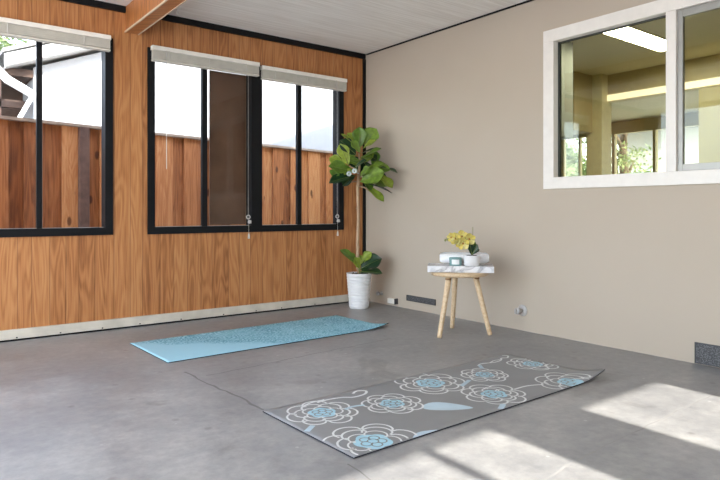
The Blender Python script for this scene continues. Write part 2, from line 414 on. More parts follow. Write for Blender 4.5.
# hairline joints and a patch seam in the concrete
m = MB()
def seamline(pts, w, mi=0):
    a, b = [], []
    for i, p in enumerate(pts):
        q = pts[min(i + 1, len(pts) - 1)]; p0 = pts[max(i - 1, 0)]
        d = Vector((q[0] - p0[0], q[1] - p0[1], 0)).normalized(); n = Vector((-d.y, d.x, 0))
        ww = w * rnd.uniform(0.6, 1.4)
        a.append(Vector((p[0], p[1], 0.0008)) + n * ww); b.append(Vector((p[0], p[1], 0.0008)) - n * ww)
    m.strip(a, b, mi)
def wob(p, q, n, amp):
    return [(p[0] + (q[0] - p[0]) * i / n + rnd.uniform(-amp, amp), p[1] + (q[1] - p[1]) * i / n + rnd.uniform(-amp, amp)) for i in range(n + 1)]
seamline(wob((-2.40, -1.47), (-2.36, -2.30), 14, 0.010), 0.006)
seamline(wob((-2.41, -2.98), (-2.46, -3.6), 8, 0.006), 0.003)
seamline(wob((-2.34, -1.62), (-0.95, -1.50), 18, 0.008), 0.003)
struct(m.build('trim_1', plain('dark_floor_crack', (0.215, 0.212, 0.207), 0.8)), 'dark hairline cracks in the concrete floor')
m = MB()
seamline(wob((-0.50, -3.40), (-1.62, -3.44), 16, 0.006), 0.003)
seamline(wob((-1.62, -3.44), (-2.6, -3.52), 14, 0.008), 0.004)
struct(m.build('trim_2', plain('pale_floor_filler', (0.315, 0.312, 0.303), 0.8)), 'pale filled joint in the concrete floor')

m = MB(); m.box(XW - 0.5, 0.12, YS - 0.2, 1.35, CEIL, CEIL + 0.12)
struct(m.build('ceiling', M['ceil']), 'whitewashed board ceiling')

# wood panelled wall (y = 0 .. 0.12) with openings for window_1 and window_2
W1 = (-3.75, -2.374, 0.70, 2.15); W2 = (-2.119, -0.269, 0.697, 2.13)
def wall_y(name, x0, x1, y0, y1, z1, holes, mat, label):
    m = MB(); x = x0
    for (a, b, lo, hi) in holes:
        m.box(x, a, y0, y1, 0, z1); m.box(a, b, y0, y1, 0, lo); m.box(a, b, y0, y1, hi, z1); x = b
    m.box(x, x1, y0, y1, 0, z1)
    return struct(m.build(name, mat), label)
wall_y('wall_back', XW, 0.0, 0.0, 0.12, CEIL, [W1, W2], M['panel'], 'brown vertical wood panelled wall')
# grey wall (x = 0 .. 0.12) with the white window opening
W4 = (-3.90, -2.085, 1.062, 2.115)
m = MB()
m.box(0, 0.12, W4[1], 0.12, 0, CEIL); m.box(0, 0.12, W4[0], W4[1], 0, W4[2]); m.box(0, 0.12, W4[0], W4[1], W4[3], CEIL); m.box(0, 0.12, YS, W4[0], 0, CEIL)
struct(m.build('wall_right', M['plaster']), 'smooth warm grey painted wall')
# wall behind the camera: glazed door openings that let the sun in
m = MB(); HZ = 2.175
hs = [(-2.95, -1.855, 0, HZ + 0.03), (-1.335, -0.655, 0, HZ - 0.02)]
x = XW
for (a, b, lo, hi) in hs:
    m.box(x, a, YS - 0.1, YS, 0, CEIL); m.box(a, b, YS - 0.1, YS, hi, CEIL); x = b
m.box(x, 0.12, YS - 0.1, YS, 0, CEIL); m.box(-2.235, -2.185, YS - 0.1, YS - 0.04, 0, HZ + 0.03)
struct(m.build('wall_front', M['plaster']), 'wall behind the viewpoint with open glazed doors')
# left wall, mostly open glazing
m = MB()
m.box(XW - 0.1, XW, -0.2, 0.12, 0, CEIL); m.box(XW - 0.1, XW, -5.7, -0.2, 2.34, CEIL); m.box(XW - 0.1, XW, YS, -5.7, 0, CEIL); m.box(XW - 0.1, XW, -3.12, -3.03, 0, 2.34)
struct(m.build('wall_left', M['plaster']), 'glazed side wall out of view at left')

# black trims
m = MB(); m.box(XW, -2.285, -0.022, -0.0005, CEIL - 0.047, CEIL - 0.0005); m.box(-2.185, -0.012, -0.022, -0.0005, CEIL - 0.047, CEIL - 0.0005)
struct(m.build('trim_3', M['black']), 'black trim between wood wall and ceiling')
m = MB(); m.box(-0.034, -0.0005, -0.012, -0.0005, 0.0, CEIL - 0.048)
struct(m.build('trim_4', M['black']), 'black corner trim beside the grey wall')
m = MB(); m.box(-0.010, -0.0005, YS, -0.025, CEIL - 0.012, CEIL - 0.0005)
struct(m.build('trim_5', M['black']), 'thin black line between grey wall and ceiling')
m = MB(); m.box(XW, -0.04, -0.018, -0.0005, 0.012, 0.078)
struct(m.build('baseboard_back', M['cream'], bevel=0.003), 'cream baseboard along the wood wall')
m = MB(); m.box(XW, -0.04, -0.012, -0.0005, 0.0005, 0.0118)
for xx in (-3.0, -2.73, -2.45, -2.18, -1.86, -1.5, -1.2, -0.95, -0.6):
    m.box(xx - 0.005, xx + 0.005, -0.0205, -0.0182, 0.018, 0.026)
struct(m.build('trim_6', M['black']), 'dark gap and nail heads under the cream baseboard')

# boxed ceiling beam
bm_ = sempty('ceiling_beam', 'boxed wood ceiling beam with pale edge strips')
m = MB(); m.box(-2.283, -2.187, YS, -0.0005, 2.215, CEIL - 0.0005)
MB.build(m, 'beam_box', M['beamwood'], bm_)
m = MB(); m.box(-2.289, -2.279, YS, -0.001, 2.211, 2.223); m.box(-2.191, -2.183, YS, -0.001, 2.211, 2.219)
m.build('edge_strip', plain('pale_metal_edge', (0.62, 0.50, 0.36), 0.4), bm_)

# ------------------------------------------------------------------ black windows
def black_window(name, label, x0, x1, z0, z1, mulls, panes):
    w = sempty(name, label)
    m = MB(); t = 0.055
    m.box(x0, x1, -0.014, 0.09, z0, z0 + t); m.box(x0, x1, -0.014, 0.09, z1 - t, z1)
    m.box(x0, x0 + t, -0.014, 0.09, z0 + t, z1 - t); m.box(x1 - t, x1, -0.014, 0.09, z0 + t, z1 - t)
    for a, b, front in mulls:
        m.box(a, b, -0.014 if front else 0.028, 0.09 if front else 0.062, z0 + t, z1 - t)
    m.build('window_frame', M['blackframe'], w)
    for (a, b) in panes:
        m = MB(); m.box(a, b, 0.044, 0.048, z0 + t, z1 - t); m.build('pane', M['glass'], w)
        m = MB(); k = 0.0035
        m.box(a, b, 0.036, 0.0435, z0 + t, z0 + t + k)
        m.box(a, a + k, 0.036, 0.0435, z0 + t + k, z1 - t)
        m.build('glazing_bead', M['alu'], w)
    return w
black_window('window_1', 'black framed sliding window at the far left', *W1[:2], W1[2], W1[3], [(-2.872, -2.838, False)], [(W1[0] + 0.055, -2.872), (-2.838, W1[1] - 0.055)])
black_window('window_2', 'wide black framed double sliding window nearer the corner', *W2[:2], W2[2], W2[3],
             [(-1.664, -1.620, False), (-1.240, -1.138, True), (-0.757, -0.713, False)],
             [(W2[0] + 0.055, -1.664), (-1.620, -1.240), (-1.138, -0.757), (-0.713, W2[1] - 0.055)])
# brown board standing in the right half of the left sliding unit
bp = thing('board', (-1.405, 0.098, 0.76), 'dark brown board filling one pane of the wide black window', 'board')
m = MB(); m.box(-0.165, 0.165, 0, 0.012, 0, 1.29); m.build('panel', M['brownpanel'], bp)
m = MB(); m.box(0.1655, 0.20, -0.004, 0.014, 0, 1.29); m.build('edge_strip', M['tan'], bp)

# blinds, all pulled up into a stack
def blind(x0, x1, z1, label, wand_x=None, wand_z=1.2, cord_x=None, cord_z=0.72):
    t = thing('venetian_blind', ((x0 + x1) / 2, -0.016, z1), label, 'blind', 'raised blinds on the wood wall')
    h = (x1 - x0) / 2
    m = MB(); m.box(-h, h, -0.045, 0, -0.034, 0); m.build('headrail', M['headrail'], t, bevel=0.003)
    m = MB()
    for i in range(9):
        z = -0.040 - i * 0.0068
        m.box(-h + 0.006, h - 0.006, -0.043 + 0.001 * (i % 2), -0.003, z - 0.0022, z + 0.0022)
    m.build('slat_stack', M['blind'], t)
    m = MB(); m.box(-h + 0.004, h - 0.004, -0.044, -0.002, -0.117, -0.1015); m.build('bottom_rail', M['blind'], t, bevel=0.003)
    for fx in (-0.72, 0.0, 0.72):
        m = MB(); m.box(fx * h - 0.003, fx * h + 0.003, -0.0475, -0.0455, -0.118, -0.03); m.build('ladder_cord', M['cord'], t)
    cx = (x0 + x1) / 2
    if wand_x is not None:
        m = MB(); m.tube([(wand_x - cx, -0.054, -0.03), (wand_x - cx, -0.054, wand_z - z1)], 0.0028, 8); m.build('tilt_wand', M['cord'], t)
    if cord_x is not None:
        c = cord_x - cx
        m = MB(); m.tube([(c, -0.052, -0.03), (c, -0.052, cord_z - z1 + 0.06)], 0.0011, 6)
        m.tube([(c + 0.003, -0.052, cord_z - z1 + 0.06), (c + 0.006, -0.052, cord_z - z1 - 0.07)], 0.0013, 6)
        co = m.build('pull_cord', M['cord'], t)
        m = MB(); rr = 0.016
        m.tube([(c + rr * math.cos(a * PI / 8), -0.054, cord_z - z1 + 0.085 + rr * math.sin(a * PI / 8)) for a in range(17)], 0.0045, 8, cap=False)
        m.build('cord_ring', M['valve'], co)
        m = MB(); m.lathe([(0, 0.025), (0.006, 0.02), (0.010, -0.02), (0, -0.022)], 10, c=(c + 0.006, -0.052, cord_z - z1 - 0.075)); m.build('tassel', M['cord'], co)
        m = MB(); m.lathe([(0, 0.016), (0.014, 0.012), (0.016, -0.012), (0, -0.016)], 10, c=(c + 0.012, -0.054, cord_z - z1 + 0.045)); m.build('cord_joiner', M['valve'], co)
    return t
blind(-3.72, -2.400, 2.158, 'raised blind over the far left black window')
blind(-2.100, -1.186, 2.140, 'raised blind over the left half of the wide black window', wand_x=-1.995, wand_z=1.20, cord_x=-1.30, cord_z=0.74)
blind(-1.160, -0.262, 2.122, 'raised blind over the right half of the wide window, beside the fig tree', cord_x=-0.385, cord_z=0.74)

# small hook under the ceiling
hk = thing('ceiling_hook', (-1.97, -0.21, CEIL), 'small white hook hanging from the ceiling beside the beam', 'hook')
m = MB(); m.lathe([(0, 0), (0.014, 0), (0.014, -0.006), (0, -0.008)], 14); m.build('mounting_plate', M['headrail'], hk)
m = MB(); m.tube([(0, 0, -0.006), (0, 0, -0.03)] + [(0.013 - 0.013 * math.cos(a), 0, -0.03 - 0.013 * math.sin(a) - 0.006) for a in [i * PI / 8 for i in range(11)]], 0.0028, 8)
m.build('hook_wire', M['headrail'], hk)

# ------------------------------------------------------------------ white window in the grey wall
w4 = sempty('window_3', 'white framed sliding window in the grey wall')
y0, y1, z0, z1 = -3.945, -2.066, 1.030, 2.143
m = MB(); t = 0.085
m.box(-0.022, 0.06, y0, y1, z0, z0 + t - 0.004); m.box(-0.022, 0.06, y0, y1, z1 - t, z1)
m.box(-0.022, 0.06, y0, y0 + t, z0 + t - 0.004, z1 - t); m.box(-0.022, 0.06, y1 - t, y1, z0 + t - 0.004, z1 - t)
m.box(-0.020, 0.06, -2.983, -2.923, z0 + t - 0.004, z1 - t)
m.build('window_frame', M['whiteframe'], w4, bevel=0.003)
m = MB()
m.box(0.058, 0.118, -2.923, y1 - t, z0 + t - 0.03, z0 + t - 0.006); m.box(0.03, 0.06, y1 - t - 0.008, y1 - t - 0.001, z0 + t, z1 - t)
m.box(0.03, 0.06, -2.922, y1 - t - 0.008, z1 - t - 0.007, z1 - t - 0.001)
m.build('glazing_gasket', plain('dark_gasket', (0.05, 0.055, 0.05), 0.6), w4)
m = MB(); m.box(0.044, 0.048, -2.923, y1 - t, z0 + t - 0.004, z1 - t); m.build('pane', M['glassgreen'], w4)
m = MB(); sy0, sy1, sz0, sz1 = y0 + t, -2.984, z0 + t - 0.003, z1 - t - 0.001
m.box(0.0, 0.03, sy1 - 0.028, sy1, sz0, sz1); m.box(0.0, 0.03, sy0, sy0 + 0.028, sz0, sz1)
m.box(0.0, 0.03, sy0 + 0.028, sy1 - 0.028, sz0, sz0 + 0.040); m.box(0.0, 0.03, sy0 + 0.028, sy1 - 0.028, sz1 - 0.042, sz1)
sash = m.build('sliding_sash', M['sashgrey'], w4, bevel=0.002)
m = MB(); m.box(0.012, 0.016, sy0 + 0.028, sy1 - 0.028, sz0 + 0.04, sz1 - 0.042); m.build('pane', M['glassgreen'], sash)

# ------------------------------------------------------------------ wall fittings
def vent(y0, y1, z0, z1, label):
    t = thing('wall_vent', (0, (y0 + y1) / 2, (z0 + z1) / 2), label, 'vent')
    h, v = (y1 - y0) / 2, (z1 - z0) / 2
    m = MB(); k = 0.006
    m.box(-0.008, -0.0005, -h, h, -v, -v + k); m.box(-0.008, -0.0005, -h, h, v - k, v); m.box(-0.008, -0.0005, -h, -h + k, -v + k, v - k); m.box(-0.008, -0.0005, h - k, h, -v + k, v - k)
    m.build('vent_frame', M['ventframe'], t)
    m = MB(); m.box(-0.003, -0.0005, -h + k, h - k, -v + k, v - k)
    n = int((z1 - z0) / 0.016)
    for i in range(1, n): m.box(-0.006, -0.003, -h + k, h - k, -v + i * 2 * v / n - 0.0025, -v + i * 2 * v / n + 0.0025)
    m.build('grille', M['vent'], t)
vent(-0.977, -0.609, 0.072, 0.123, 'narrow dark vent low on the grey wall behind the stool')
vent(-3.55, -3.082, 0.004, 0.124, 'larger grey mesh vent at floor level below the white window')
# capped pipe stub right of the stool
t = thing('pipe_outlet', (0, -1.875, 0.148), 'round capped pipe stub on the grey wall right of the stool', 'pipe')
R = Matrix.Rotation(-PI / 2, 4, 'Y')
m = MB(); m.lathe([(0, 0), (0.042, 0.0), (0.042, 0.005), (0.026, 0.012), (0, 0.012)], 24, mtx=R); m.build('escutcheon', M['valve'], t, loc=(-0.0006, 0, 0))
m = MB(); m.lathe([(0, 0.012), (0.014, 0.012), (0.014, 0.045), (0.024, 0.046), (0.024, 0.07), (0.02, 0.074), (0, 0.074)], 20, mtx=R); m.build('cap', M['valve'], t)
m = MB(); m.box(-0.09, -0.074, -0.006, 0.006, -0.018, 0.018); m.build('handle', M['valve'], t, bevel=0.002)
t = thing('mounted_valve', (0, -0.255, 0.10), 'small metal valve on the grey wall behind the white plant pot', 'valve')
m = MB(); m.lathe([(0, 0), (0.020, 0.0), (0.020, 0.004), (0.009, 0.008), (0.009, 0.04), (0, 0.04)], 16, mtx=R); m.build('stem', M['alu'], t, loc=(-0.0006, 0, 0))
m = MB(); m.lathe([(0, 0.04), (0.019, 0.04), (0.019, 0.056), (0, 0.058)], 12, mtx=R); m.build('handle', M['alu'], t)
t = thing('socket_box', (0, -0.42, 0.048), 'small white socket box at the foot of the grey wall', 'socket box')
m = MB(); m.box(-0.035, -0.0006, -0.055, 0.045, -0.022, 0.022); m.build('housing', M['whiteframe'], t, bevel=0.003)
m = MB(); m.box(-0.037, -0.0006, -0.068, -0.0555, -0.026, 0.026); m.build('end_cap', M['ventframe'], t)

# ------------------------------------------------------------------ yoga mats
def curl_fn(L, W, amp):
    def h(u, v):
        s = (u / L) * 1.0 - (v / W) * 0.42          # largest at the far front corner
        s = max(0.0, (s - 0.85) / 0.15)
        return amp * s * s
    return h
def build_mat(name, L, W, loc, rz, top, label, amp, deco=None):
    h = curl_fn(L, W, amp); nu, nv, th = 60, 24, 0.005
    m = MB(); bm = m.bm
    g = [[None] * (nv + 1) for _ in range(nu + 1)]; gb = [[None] * (nv + 1) for _ in range(nu + 1)]
    for i in range(nu + 1):
        for j in range(nv + 1):
            u, v = L * i / nu, W * j / nv; z = h(u, v)
            g[i][j] = bm.verts.new((u, v, z + th)); gb[i][j] = bm.verts.new((u, v, z + 0.0004))
    for i in range(nu):
        for j in range(nv):
            f = bm.faces.new([g[i][j], g[i + 1][j], g[i + 1][j + 1], g[i][j + 1]]); f.smooth = True
            f = bm.faces.new([gb[i][j], gb[i][j + 1], gb[i + 1][j + 1], gb[i + 1][j]]); f.material_index = 1; f.smooth = True
    for i in range(nu):
        bm.faces.new([gb[i][0], gb[i + 1][0], g[i + 1][0], g[i][0]]).material_index = 1
        bm.faces.new([gb[i + 1][nv], gb[i][nv], g[i][nv], g[i + 1][nv]]).material_index = 1
    for j in range(nv):
        bm.faces.new([gb[0][j + 1], gb[0][j], g[0][j], g[0][j + 1]]).material_index = 1
        bm.faces.new([gb[nu][j], gb[nu][j + 1], g[nu][j + 1], g[nu][j]]).material_index = 1
    if deco: deco(m, L, W, lambda u, v, k: Vector((u, v, h(u, v) + th + 0.0003 + 0.00015 * k)))
    o = m.build(name, top, loc=loc, rot=(0, 0, rz))
    return tag(o, label, 'yoga mat')

FLOWERS = [(0.19, 0.46, 0.150), (0.509, 0.365, 0.138), (0.876, 0.485, 0.178), (1.213, 0.415, 0.125), (0.981, 0.165, 0.150), (1.605, 0.39, 0.135), (1.448, 0.045, 0.172), (0.150, 0.073, 0.180)]
def flower_deco(m, L, W, P):
    r = random.Random(3); EPS = 0.006
    inside = lambda u, v: EPS < u < L - EPS and EPS < v < W - EPS
    def ribbon(pts, w, mi=2, k=1):
        segs, cur = [], []
        for p in pts:
            if inside(*p): cur.append(p)
            else:
                if len(cur) > 1: segs.append(cur)
                cur = []
        if len(cur) > 1: segs.append(cur)
        for sg in segs:
            a, b = [], []
            for i, p in enumerate(sg):
                q, o = sg[min(i + 1, len(sg) - 1)], sg[max(i - 1, 0)]
                dx, dy = q[0] - o[0], q[1] - o[1]; d = math.hypot(dx, dy) or 1
                nx, ny = -dy / d * w / 2, dx / d * w / 2
                cl = lambda u, v: (min(max(u, 0.001), L - 0.001), min(max(v, 0.001), W - 0.001))
                a.append(P(*cl(p[0] + nx, p[1] + ny), k)); b.append(P(*cl(p[0] - nx, p[1] - ny), k))
            m.strip(a, b, mi)
    def smooth(pts, n=8):
        out = []
        for i in range(len(pts) - 1):
            p0, p1, p2, p3 = pts[max(i - 1, 0)], pts[i], pts[i + 1], pts[min(i + 2, len(pts) - 1)]
            for k in range(n):
                t = k / n
                out.append(tuple(0.5 * (2 * p1[c] + (p2[c] - p0[c]) * t + (2 * p0[c] - 5 * p1[c] + 4 * p2[c] - p3[c]) * t * t + (3 * p1[c] - p0[c] - 3 * p2[c] + p3[c]) * t ** 3) for c in (0, 1)))
        return out + [pts[-1]]
    def fill(pts, mi, k):
        c = (sum(p[0] for p in pts) / len(pts), sum(p[1] for p in pts) / len(pts))
        pts = [(min(max(u, 0.002), L - 0.002), min(max(v, 0.002), W - 0.002)) for u, v in pts]
        c = (min(max(c[0], 0.002), L - 0.002), min(max(c[1], 0.002), W - 0.002))
        n = len(pts)
        for i in range(n):
            a, b = pts[i], pts[(i + 1) % n]
            if abs((a[0] - c[0]) * (b[1] - c[1]) - (a[1] - c[1]) * (b[0] - c[0])) < 1e-7: continue
            vs = [m.bm.verts.new(P(*p, k)) for p in (c, a, b)]
            m.bm.faces.new(vs).material_index = mi
    def petal(cu, cv, a0, a1, ri, ro, w, mi=2, k=2):
        pts = []
        for i in range(17):
            t = i / 16; a = a0 + (a1 - a0) * t
            rr = ri + (ro - ri) * (math.sin(PI * t) ** 0.55)
            pts.append((cu + rr * math.cos(a), cv + rr * math.sin(a)))
        ribbon(pts, w, mi, k)
    for (cu, cv, R_) in FLOWERS:
        ph = r.uniform(0, 6.28); lw = 0.0085
        # blue heart of five lobes, with grey line work on it
        pts = []
        for i in range(40):
            a = 2 * PI * i / 40; pts.append((cu + R_ * (0.36 + 0.07 * abs(math.sin(2.5 * a + ph))) * math.cos(a), cv + R_ * (0.36 + 0.07 * abs(math.sin(2.5 * a + ph))) * math.sin(a)))
        fill(pts, 3, 0)
        for q in range(5):
            a = ph + q * 2 * PI / 5
            petal(cu, cv, a, a + 1.5, R_ * 0.10, R_ * 0.30, 0.006, 0, 1)
        petal(cu, cv, ph, ph + 6.0, R_ * 0.08, R_ * 0.13, 0.005, 0, 1)
        for ring, (n, ri, ro) in enumerate(((5, 0.36, 0.58), (6, 0.54, 0.80), (7, 0.74, 1.03))):
            base = ph + ring * 0.5
            for q in range(n):
                a0 = base + q * 2 * PI / n + r.uniform(-0.06, 0.06); a1 = a0 + 2 * PI / n * r.uniform(0.98, 1.2)
                petal(cu, cv, a0, a1, R_ * ri, R_ * (ro + r.uniform(-0.05, 0.05)), lw * (1.1 if ring else 0.9), 2, 2)
    # stems, tendrils
    for pts, w in (([(0.012, 0.315), (0.069, 0.355)], 0.024), ([(0.815, 0.0), (0.893, 0.042)], 0.026), ([(0.958, 0.349), (1.07, 0.395)], 0.022),
                   ([(1.116, 0.15), (1.196, 0.149), (1.249, 0.135), (1.30, 0.11)], 0.012), ([(1.300, 0.50), (1.345, 0.56)], 0.022),
                   ([(1.33, 0.56), (1.39, 0.575), (1.46, 0.548), (1.53, 0.556), (1.575, 0.585), (1.61, 0.57), (1.65, 0.60), (1.63, 0.625)], 0.011),
                   ([(1.36, 0.575), (1.43, 0.56), (1.49, 0.575), (1.54, 0.57)], 0.009),
                   ([(0.29, 0.43), (0.34, 0.44), (0.396, 0.425)], 0.018), ([(0.25, 0.585), (0.309, 0.59), (0.384, 0.575), (0.43, 0.545), (0.50, 0.55), (0.535, 0.585), (0.50, 0.61), (0.46, 0.59)], 0.013),
                   ([(0.16, 0.575), (0.22, 0.60), (0.30, 0.60)], 0.010), ([(1.62, 0.32), (1.66, 0.33), (1.685, 0.325)], 0.012)):
        ribbon(smooth(pts) if len(pts) > 2 else [(pts[0][0] + (pts[1][0] - pts[0][0]) * i / 6, pts[0][1] + (pts[1][1] - pts[0][1]) * i / 6) for i in range(7)], w, 4 if w > 0.017 else 2, 3)
    fill(smooth([(0.585, 0.255), (0.66, 0.262), (0.715, 0.205), (0.750, 0.095), (0.672, 0.118), (0.602, 0.170), (0.570, 0.215), (0.585, 0.255)], 4), 4, 0)
    fill(smooth([(0.290, 0.003), (0.33, 0.028), (0.37, 0.03), (0.43, 0.002), (0.35, 0.0), (0.290, 0.003)], 4), 4, 0)
build_mat('yoga_mat', 1.69, 0.64, (-2.368, -2.961, 0.001), math.radians(1.3), [M['matgrey'], M['matunder'], M['matline'], M['matblue'], M['matleaf']],
          'grey yoga mat printed with white and blue outlined flowers', 0.036, flower_deco)
build_mat('yoga_mat', 1.70, 0.655, (-2.408, -1.235, 0.001), math.radians(1.5), [M['bluemat'], M['matunder']],
          'light blue yoga mat with a fine teal pattern, near the wood wall', 0.030)

# ------------------------------------------------------------------ fiddle leaf fig
RT = Vector((0.793, -0.609, 0)); FW = Vector((0.609, 0.793, 0)); UP = Vector((0, 0, 1))
PB = Vector((-0.325, -0.325, 0))
fig = thing('fiddle_leaf_fig', PB, 'tall fiddle leaf fig with a bare trunk in a ribbed white pot', 'potted plant')
prof = [(0, 0.0), (0.088, 0.0), (0.093, 0.006)]
nr = 11
for i in range(nr):
    z = 0.012 + i * 0.0275; r0 = 0.095 + 0.027 * (z / 0.32)
    prof += [(r0 - 0.0040, z), (r0 + 0.0022, z + 0.005), (r0 + 0.0032, z + 0.0225), (r0 - 0.0034, z + 0.0265)]
prof += [(0.123, 0.318), (0.124, 0.325), (0.117, 0.325), (0.114, 0.30), (0.0, 0.298)]
prof = [(r_ * 0.93, z_ * 0.975) for r_, z_ in prof]
m = MB(); m.lathe(prof, 40); m.build('pot', M['pot'], fig)
m = MB(); m.lathe([(0, 0.2925), (0.104, 0.2925), (0.098, 0.304), (0.05, 0.310), (0, 0.312)], 24)
for i in range(26):
    a, rr = rnd.uniform(0, 6.28), rnd.uniform(0.02, 0.088)
    m.lathe([(0, 0.018), (0.012, 0.010), (0.014, 0.0), (0, -0.004)], 7, c=(rr * math.cos(a), rr * math.sin(a), 0.301))
m.build('soil', M['soil'], fig)
def A(a, z, k=0.0):                       # offsets from the pot axis: a to the right, z height, k towards the viewer
    return RT * a - FW * k + UP * z
m = MB()
tr = [A(0.0, 0.30), A(-0.012, 0.42, .0), A(-0.014, 0.60), A(-0.006, 0.80), A(-0.010, 0.97), A(-0.012, 1.08), A(-0.006, 1.16), A(0.004, 1.28), A(0.0, 1.40)]
m.tube(tr, [0.017, 0.0155, 0.015, 0.0145, 0.014, 0.0135, 0.014, 0.010, 0.006], 12)
for q in (0.36, 0.55, 0.70, 0.90, 1.10):
    m.lathe([(0.0158, -0.006), (0.0172, 0.0), (0.0158, 0.006)], 10, c=tuple(A(-0.0115, q)))
for a, b in (((-0.006, 1.14), (-0.10, 1.12)), ((0.0, 1.18), (0.11, 1.19)), ((0, 1.22), (-0.09, 1.28)), ((0.003, 1.30), (0.09, 1.35)), ((0.0, 1.10), (0.10, 1.05))):
    p, q = A(*a), A(*b); m.tube([p, (p + q) / 2 + UP * 0.012, q], [0.008, 0.006, 0.004], 8)
trunk = m.build('trunk', M['trunk'], fig)

def fiddle(m, base, tip, width, mi, face, cup=0.25, droop=0.12, wave=0.03):
    """one broad fiddle-shaped leaf, widest beyond its middle; face = direction its upper side looks"""
    base, tip = Vector(base), Vector(tip); d = tip - base; L = d.length; d.normalize()
    n = (face - d * face.dot(d)).normalized(); s = d.cross(n)
    prof = [0.0, 0.22, 0.46, 0.60, 0.64, 0.74, 0.90, 1.0, 0.97, 0.80, 0.45, 0.0]
    NU, NV = len(prof) - 1, 6
    ph = rnd.uniform(0, 6)
    rows = []
    for i, w in enumerate(prof):
        t = i / NU; row = []
        for j in range(NV + 1):
            x = (j / NV - 0.5) * 2
            hw = w * width / 2
            lift = cup * abs(x) * hw - droop * L * (t - 0.35) ** 2 * (1 if t > 0.35 else 0) + wave * width * math.sin(ph + 9 * t + 1.5 * x) * abs(x)
            row.append(base + d * (t * L) + s * (x * hw) + n * lift)
        rows.append(row)
    th = 0.0012
    top = [[m.bm.verts.new(p) for p in r_] for r_ in rows]
    bot = [[m.bm.verts.new(p - n * th) for p in r_] for r_ in rows]
    for i in range(NU):
        for j in range(NV):
            f = m.bm.faces.new([top[i][j], top[i + 1][j], top[i + 1][j + 1], top[i][j + 1]]); f.smooth = True; f.material_index = mi
            f = m.bm.faces.new([bot[i][j], bot[i][j + 1], bot[i + 1][j + 1], bot[i + 1][j]]); f.smooth = True; f.material_index = mi
        for j in (0, NV):
            m.bm.faces.new([top[i][j], bot[i][j], bot[i + 1][j], top[i + 1][j]]).material_index = mi
    # raised pale midrib
    a = [base + d * (t * L) - n * (droop * L * (t - 0.35) ** 2 * (1 if t > 0.35 else 0) - 0.002) for t in [i / 8 * 0.97 for i in range(9)]]
    m.tube(a, [0.003 - 0.0024 * i / 8 for i in range(9)], 5, mi=3)

def px(cx, cy):                            # photograph offsets, turned into metres beside the trunk
    return ((330 + cx / 6.0) - 359.0) * 0.00903, 0.88 + (210.5 - (120 + cy / 6.0)) * 0.00903
LV = [  # base, tip (crop units), width m, tone (0 mid,1 dark,2 backlit tint), depth offset base/tip towards viewer, facing (right, up, viewer)
    ((175, 175), (178, 45), .115, 0, .02, .05, (0.1, .1, 1)), ((205, 150), (278, 52), .125, 0, .0, .02, (-.2, .2, 1)),
    ((160, 165), (72, 88), .060, 2, .05, .10, (.3, 1, .6)), ((168, 150), (105, 78), .075, 2, .02, .03, (.2, .6, .8)),
    ((158, 215), (62, 125), .120, 1, .06, .10, (-.1, .6, .9)), ((178, 240), (300, 178), .100, 0, .06, .16, (-.2, 1, .5)),
    ((190, 200), (305, 165), .085, 1, .03, .02, (.0, .9, .2)), ((195, 175), (275, 125), .080, 2, .06, .09, (-.1, .9, .6)),
    ((112, 275), (62, 150), .095, 2, .08, .12, (.1, .1, 1)), ((95, 270), (-8, 222), .085, 2, .0, -.03, (-.1, .5, .9)),
    ((150, 315), (-2, 280), .125, 0, .08, .17, (.0, .7, .9)), ((160, 335), (0, 375), .115, 1, .07, .18, (.2, .9, .6)),
    ((178, 375), (318, 318), .150, 0, .12, .20, (-.1, .5, 1)), ((200, 375), (372, 432), .085, 1, .05, .10, (.2, 1, .1)),
    ((285, 330), (372, 405), .095, 2, .10, .14, (.3, .7, .8)), ((250, 300), (355, 300), .100, 0, .06, .12, (.1, .7, .7)),
    ((300, 285), (402, 318), .075, 1, .10, .12, (.1, .9, .3)), ((215, 395), (322, 485), .075, 2, .05, .10, (.3, .6, .8)),
    ((268, 290), (272, 180), .085, 0, -.04, -.05, (-.2, .2, 1)), ((150, 290), (215, 245), .060, 1, .10, .16, (-.3, .7, .6)),
    ((190, 340), (215, 240), .10, 1, -.06, -.08, (.1, .2, 1)), ((165, 300), (120, 215), .10, 1, -.03, -.05, (.2, .3, 1)),
    ((200, 250), (255, 320), .09, 1, -.03, -.05, (.1, .5, .9)), ((60, 300), (15, 340), .10, 0, .05, .09, (-.2, .7, .7)),
    ((150, 330), (75, 395), .09, 1, .03, .06, (-.1, .7, .7)), ((215, 300), (330, 260), .09, 0, .03, .05, (.1, .8, .6)),
    ((170, 270), (95, 215), .09, 0, .0, .02, (.1, .5, .9)), ((185, 225), (250, 235), .09, 0, .08, .14, (.1, .8, .6)),
    ((180, 200), (130, 130), .07, 0, .07, .10, (.0, .7, .8)), ((185, 250), (120, 250), .08, 0, .10, .15, (-.2, .7, .8)), ((200, 260), (260, 200), .075, 2, .05, .08, (.1, .7, .7)),
    ((180, 340), (235, 290), .07, 0, .12, .18, (-.2, .6, .9)), ((150, 300), (85, 330), .09, 2, .10, .15, (.0, .9, .5)), ((260, 320), (335, 355), .09, 1, .05, .07, (.2, .8, .6)), ((230, 210), (280, 240), .07, 1, .0, .01, (.2, .5, .8)),
    ((195, 355), (250, 420), .09, 0, .06, .09, (.2, .8, .5)), ((215, 360), (345, 395), .10, 0, .02, .05, (.1, .8, .6)),
]
m = MB()
for (b, t, w, mi, kb, kt, fc) in LV:
    ba, bz = px(*b); ta, tz = px(*t)
    fv = RT * fc[0] + UP * fc[1] - FW * fc[2]
    fiddle(m, A(ba, bz, kb), A(ta, tz, kt), w * 1.22, mi, fv)
LM = [M['leafmid'], M['leafdark'], M['leafbacklit'], M['bud']]
